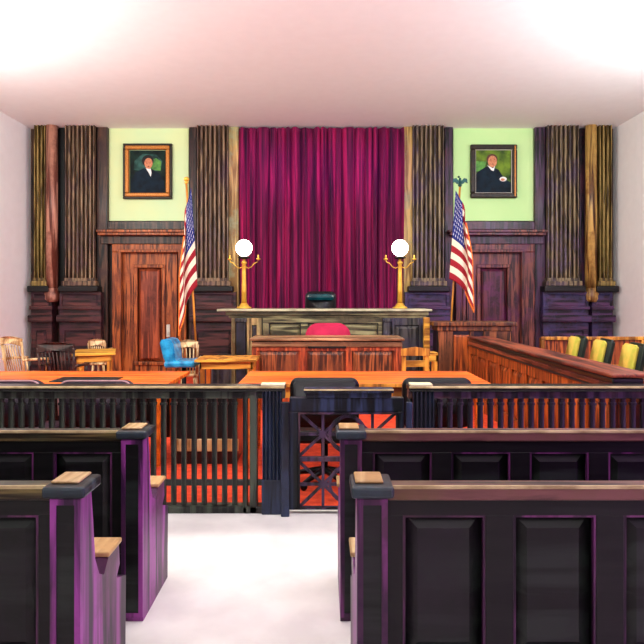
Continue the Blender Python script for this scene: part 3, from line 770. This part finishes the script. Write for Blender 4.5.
# ---------------------------------------------------------------- witness stand
ws = thing('witness_stand', 'brown panelled witness stand with a flat top, below the right flag', 'stand', (2.2, 9.4, 0))
YW = 9.3; wx = lambda p: X(p, YW)
MB().box(wx(433), wx(516), YW-.06, YW+.5, Z(326, YW), Z(322, YW), .01).build('top', 'witness', ws)
MB().box(wx(437), wx(512), YW-.02, YW+.46, Z(331, YW), Z(326, YW), .01).build('cornice', 'witness', ws)
MB().box(wx(438), wx(511), YW+.03, YW+.42, 0, Z(331, YW)).build('carcase', 'bar_rail', ws)
m = MB(); m.box(wx(438.5), wx(453), YW, YW+.03, 0, Z(331, YW), .006); m.box(wx(470), wx(474), YW, YW+.03, 0, Z(331, YW), .006); m.box(wx(484), wx(511), YW, YW+.03, 0, Z(331, YW)); m.build('stile', 'witness', ws)
m = MB(); m.raised(wx(454), wx(469.5), .1, Z(335, YW), YW+.03, YW+.005, .03); m.build('panel', 'jury', ws)
m = MB(); m.raised(wx(474.5), wx(483.5), .1, Z(338, YW), YW+.03, YW+.005, .03); m.build('panel', 'jury', ws)
sp = MB().box(X(424, 9.5), X(430, 9.5), 9.5, 9.6, 0, Z(317.5, 9.5), .01).build('newel_post', 'tabedge'); tag(sp, 'slim yellow oak post between the judge\'s bench and the witness stand', 'post')

# ---------------------------------------------------------------- jury box
XJ = 2.14; J0, J1 = 4.68, 9.2; ZJ = .95
jy = thing('jury_box', 'long orange brown panelled jury box running back along the right side', 'jury box', (XJ, (J0+J1)/2, 0))
MB().box(XJ, XJ+.08, J0, J1, 0, ZJ-.1).build('front_wall', 'jury', jy)
MB().box(XJ-.05, XJ+.27, J0-.05, J1+.03, ZJ-.03, ZJ, .012).build('top_rail', 'juryrail', jy)
m = MB(); m.box(XJ-.03, XJ+.2, J0-.03, J1+.02, ZJ-.075, ZJ-.035, .01); m.box(XJ-.045, XJ+.12, J0-.03, J1+.02, ZJ-.14, ZJ-.12, .008); m.build('under_moulding', 'bar_rail', jy)
m = MB(); m.box(XJ-.035, XJ+.1, J0-.03, J1+.02, ZJ-.12, ZJ-.075, .008); m.build('fascia', 'juryrail', jy)
npan = 9; dy = (J1-J0)/npan
m = MB(); m.box(XJ-.03, XJ, J0, J1, ZJ-.24, ZJ-.14); m.box(XJ-.03, XJ, J0, J1, 0, .16)
for k in range(npan+1): m.box(XJ-.03, XJ, max(J0, J0+k*dy-.05), min(J1, J0+k*dy+.05), .16, ZJ-.24, .004)
m.build('front_frame', 'jury', jy)
for k in range(npan):
    m = MB(); m.raised(-(J0+(k+1)*dy-.065), -(J0+k*dy+.065), .18, ZJ-.26, XJ, XJ-.02, .04)
    m.xf(Matrix(((0, 1, 0, 0), (-1, 0, 0, 0), (0, 0, 1, 0), (0, 0, 0, 1)))); m.build('panel', 'jury', jy)
MB().box(XJ+.08, 5.2, J0, J0+.06, 0, ZJ-.15).build('end_wall', 'jury', jy)
m = MB(); m.box(3.12, 4.6, J1-.06, J1, .0, .93); m.build('end_wall', 'jury', jy)
MB().frame(3.12, 4.6, .5, .95, J1-.06, J1-.1, .05, .008).build('end_frame', 'oak', jy)
MB().box(XJ+.08, 5.2, J0+.06, J1-.06, 0, .12).build('platform', 'darkfloor', jy)
g = 'upholstered chairs in the jury box'
jl = ('yellow green jury chair, the one farthest back in the jury box', 'yellow green jury chair, second from the back of the jury box', 'yellow green jury chair, third from the back of the jury box',
      'yellow green jury chair nearest but one to the bar', 'yellow green jury chair nearest to the bar')
for k in range(5):
    Yk = 8.0-.66*k
    if k == 0:
        jc = swivel_chair('jury_chair', jl[0], 'jurycloth', (2.8, Yk, .12), PI/2-.1, w=.36, h0=.42, h1=.9, seat=.42, wide_round=.04, group=g, shell='juryshell', tilt=.2, thk=.05, arms=False)
    else: dup(jc, (2.8+.03*k, Yk, .12), PI/2-.1, jl[k])

# ---------------------------------------------------------------- the bar with its gate
def bar(name, lab, xa, xb, mat, skip, flute, posts):
    r = thing(name, lab, 'balustrade', ((xa+xb)/2, BAR, 0), group='bar railings')
    zt = Z(386.6, BAR-.06)
    MB().box(xa, xb, BAR-.06, BAR+.1, zt-.035, zt, .008).build('top_rail', 'bar_rail', r)
    MB().box(xa, xb, BAR-.068, BAR-.055, zt-.012, zt+.003, .003).build('rail_highlight', 'edge', r)
    MB().box(xa, xb, BAR-.02, BAR+.06, zt-.09, zt-.035, .006).build('under_rail', mat, r)
    MB().box(xa, xb, BAR-.03, BAR+.07, 0, .05, .006).build('bottom_rail', mat, r)
    MB().box(xa, xb, BAR+.005, BAR+.03, Z(486, BAR), Z(480, BAR), .003).build('lower_rail', 'bar_rail', r)
    for a, b in posts: MB().box(X(a, BAR), X(b, BAR), BAR-.03, BAR+.06, .0, zt-.035, .006).build('post', mat, r)
    a, b = X(flute[0], BAR), X(flute[1], BAR)
    m = MB(); fluted(m, a, b, Z(478, BAR), zt-.035, BAR-.05, BAR+.08, 5, .02); m.box(a-.005, b+.005, BAR-.055, BAR+.08, 0, Z(478, BAR), .006)
    m.build('fluted_post', 'bar_b', r)
    x = skip[0]; proto = None
    pitch = .0714
    k = 0
    while (x > xa+.03 if skip[1] < 0 else x < xb-.03):
        if proto is None:
            m = MB(); m.box(-.018, .018, -.015, .015, .045, zt-.085, .005); m.box(-.024, .024, -.018, .018, zt-.14, zt-.12, .004); proto = m.build('baluster', mat, r, True); o = proto
        else: o = proto.copy(); C.objects.link(o); o.parent = r
        o.location = (x-r.location.x, .018, 0)
        x += skip[1]*pitch; k += 1
    return r
bar('bar_railing', 'dark slatted bar railing left of the gate', -HW+.02, X(285, BAR), 'bar_l', (X(234.5, BAR), -1), (263, 281.5), ((243, 247.5), (250, 257.5)))
bar('bar_railing', 'dark plum slatted bar railing right of the gate', X(408, BAR), HW-.02, 'bar_r', (X(440, BAR), 1), (412, 433), ())
for px0, px1, lab in ((281.5, 290.3, 'dark gate post left of the lattice gate'), (404, 411, 'dark gate post right of the lattice gate')):
    o = MB().box(X(px0, BAR)+.002, X(px1, BAR)-.002, BAR-.1, BAR-.068, 0, Z(400, BAR), .006).build('gate_post', 'bar_b'); tag(o, lab, 'post')
gt = thing('lattice_gate', 'dark wooden swing gate with star shaped lattice, in the middle of the bar', 'gate', (X(347, BAR), BAR-.02, 0))
gx = lambda p: X(p, BAR); gz = lambda p: Z(p, BAR); ga, gb = BAR-.03, BAR+.03
m = MB(); m.box(gx(289.5), gx(403.5), ga, gb, gz(411.5), gz(397), .006); m.box(gx(289.5), gx(403.5), ga, gb, .03, gz(507.5), .006)
m.box(gx(289.5), gx(298.5), ga, gb, gz(507.5), gz(411.5), .006); m.box(gx(397), gx(403.5), ga, gb, gz(507.5), gz(411.5), .006); m.build('frame', 'bar_b', gt)
MB().frame(gx(298.5), gx(397), gz(507.5), gz(411.5), ga+.01, ga-.012, .012).build('inner_moulding', 'bar_r', gt)
m = MB(); m.box(gx(304), gx(393), ga-.03, gb+.03, gz(392), gz(388), .005); m.box(gx(306), gx(391), ga-.012, gb+.015, gz(397), gz(392), .004); m.build('cap', 'bar_b', gt)
MB().box(gx(304), gx(393), ga-.035, ga-.028, gz(389.5), gz(388), .002).build('cap_highlight', 'edge', gt)
MB().box(gx(298.5), gx(397), ga+.01, gb-.01, gz(461), gz(456.5), .004).build('middle_rail', 'bar_r', gt)
def bar_seg(mb, p, q, wd=.02, dp=.016, yc=BAR):
    a = Vector((gx(p[0]), 0, gz(p[1]))); b = Vector((gx(q[0]), 0, gz(q[1]))); d = (b-a).normalized(); n = Vector((-d.z, 0, d.x))*wd/2
    mb.hexa([(v.x, yc-dp/2, v.z) for v in (a-n, b-n, b+n, a+n)], [(v.x, yc+dp/2, v.z) for v in (a-n, b-n, b+n, a+n)])
for cy, y0, y1 in ((434, 411.5, 456.5), (484, 461, 507.5)):
    for cxp, x0, x1 in ((323, 298.5, 347.7), (372.4, 347.7, 397)):
        m = MB()
        for i, q in enumerate(((x0, y0), (x1, y0), (x0, y1), (x1, y1), (x0, cy), (x1, cy), (cxp, y0), (cxp, y1))): bar_seg(m, (cxp, cy), q, dp=.016+.0013*i)
        m.prism([(gx(cxp)+.025*math.cos(k*PI/4), gz(cy)+.025*math.sin(k*PI/4)) for k in range(8)], 'Y', BAR-.016, BAR+.016)
        m.build('star_lattice', 'bar_r', gt)
    m = MB(); n = 28; R = .125
    for k in range(n):
        a0, a1 = 2*PI*k/n, 2*PI*(k+1)/n
        c = (gx(347.7), gz(cy))
        pts = [(c[0]+rr*math.cos(a), c[1]+rr*math.sin(a)) for rr, a in ((R-.01, a0), (R-.01, a1), (R+.01, a1), (R+.01, a0))]
        m.hexa([(p[0], BAR-.011, p[1]) for p in pts], [(p[0], BAR+.011, p[1]) for p in pts])
    m.build('lattice_ring', 'bar_r', gt)
for px, w_, lab in ((273, 24, 'cream papers lying on the bar rail left of the gate'), (421, 22, 'cream papers lying on the bar rail right of the gate')):
    t = thing('paper_stack', lab, 'papers', (X(px, BAR), BAR+.02, Z(386.6, BAR-.06)), group='papers on the bar')
    h = w_*BAR/F/2
    MB().box(-h, h, -.05, .06, 0.001, .012, .002).build('sheets', 'paper', t, True)

# ---------------------------------------------------------------- pews
def pew(lab, Yp, side, xe, xo, rail, grp):
    """back facing the camera; xe = aisle end, xo = outer end"""
    r = thing('pew', lab, 'pew', ((xe+xo)/2, Yp, 0), group=grp)
    sx = side; x0, x1 = min(xe, xo), max(xe, xo)
    zt = .882
    inn = xe+sx*.1
    a, b = min(inn, xo), max(inn, xo)
    MB().box(a, b, Yp-.025, Yp+.045, zt-.05, zt, .008).build('top_rail', rail, r)
    MB().box(a, b, Yp-.03, Yp-.022, zt-.01, zt+.002, .002).build('rail_highlight', 'edge', r)
    m = MB(); m.box(a, b, Yp+.0, Yp+.03, zt-.105, zt-.05); m.box(a, b, Yp, Yp+.03, .08, .3)
    p0 = xe+sx*.155; wd = .275; pitch = .368; ps = []
    k = 0
    prev = xe+sx*.1
    while True:
        s0 = p0+sx*k*pitch; s1 = s0+sx*wd
        if (s1-xo)*sx > -.05: break
        ps.append((min(s0, s1), max(s0, s1))); m.box(min(prev, s0), max(prev, s0), Yp, Yp+.03, .3, zt-.105, .003); prev = s1; k += 1
    m.box(min(prev, xo), max(prev, xo), Yp, Yp+.03, .3, zt-.105, .003)
    m.box(a, b, Yp+.055, Yp+.065, .08, zt-.05)
    m.build('back_frame', 'pew', r)
    for q0, q1 in ps:
        MB().raised(q0+.006, q1-.006, .3, zt-.11, Yp+.055, Yp+.02, .045).build('back_panel', 'pewpanel', r)
        MB().frame(q0, q1, .3, zt-.105, Yp+.02, Yp+.002, .008).build('panel_moulding', 'pewmould', r)
    MB().box(a, b, Yp+.06, Yp+.45, .37, .41, .012).build('seat', 'pew', r)
    MB().box(a, b, Yp+.38, Yp+.41, .0, .37).build('seat_front', 'pew', r)
    # end: post + shaped side board + cap + arm
    for xx, s in ((xe, sx), (xo, -sx)):
        c0, c1 = min(xx, xx+s*.1), max(xx, xx+s*.1)
        prof = [(Yp+p, q*.985) for p, q in ((-.03, 0), (-.03, .86), (.06, .86), (.08, .74), (.1, .6), (.14, .53), (.19, .505), (.235, .55), (.36, .55), (.37, .47), (.33, .43), (.45, .39), (.44, 0))]
        m = MB(); m.prism(prof, 'X', c0, c1); e = m.build('end_board', 'pewpost', r)
        MB().frame(c0, c1, .02, .842, Yp-.03, Yp-.038, .02).build('post_moulding', 'pewpost', e)
        MB().box(c0+.02, c1-.02, Yp-.034, Yp-.03, .04, .83).build('post_inlay', 'pewpanel', e)
        MB().box(c0-.02, c1+.02, Yp-.06, Yp+.11, .848, .887, .01).build('cap', 'pewcap', r)
        MB().box(c0-.005, c1-.012, Yp-.02, Yp+.1, .8875, .896, .004).build('cap_top', 'pewarm', r)
        MB().box(c0-.01, c1+.005, Yp+.23, Yp+.385, .5425, .562, .006).build('arm_pad', 'pewarm', r)
    return r
g = 'dark wooden pews either side of the aisle'
pew('dark pew left of the aisle, the row next to the bar', 3.0, -1, -.83, -5.5, 'pew_l', g)
pew('dark pew left of the aisle, the row nearest the camera', 2.13, -1, -.79, -5.5, 'pew_l', g)
pew('dark pew right of the aisle, the row next to the bar', 3.0, 1, .085, 5.5, 'pew_r', g)
pew('dark pew right of the aisle, the row nearest the camera', 2.13, 1, .115, 5.5, 'pew_r', g)
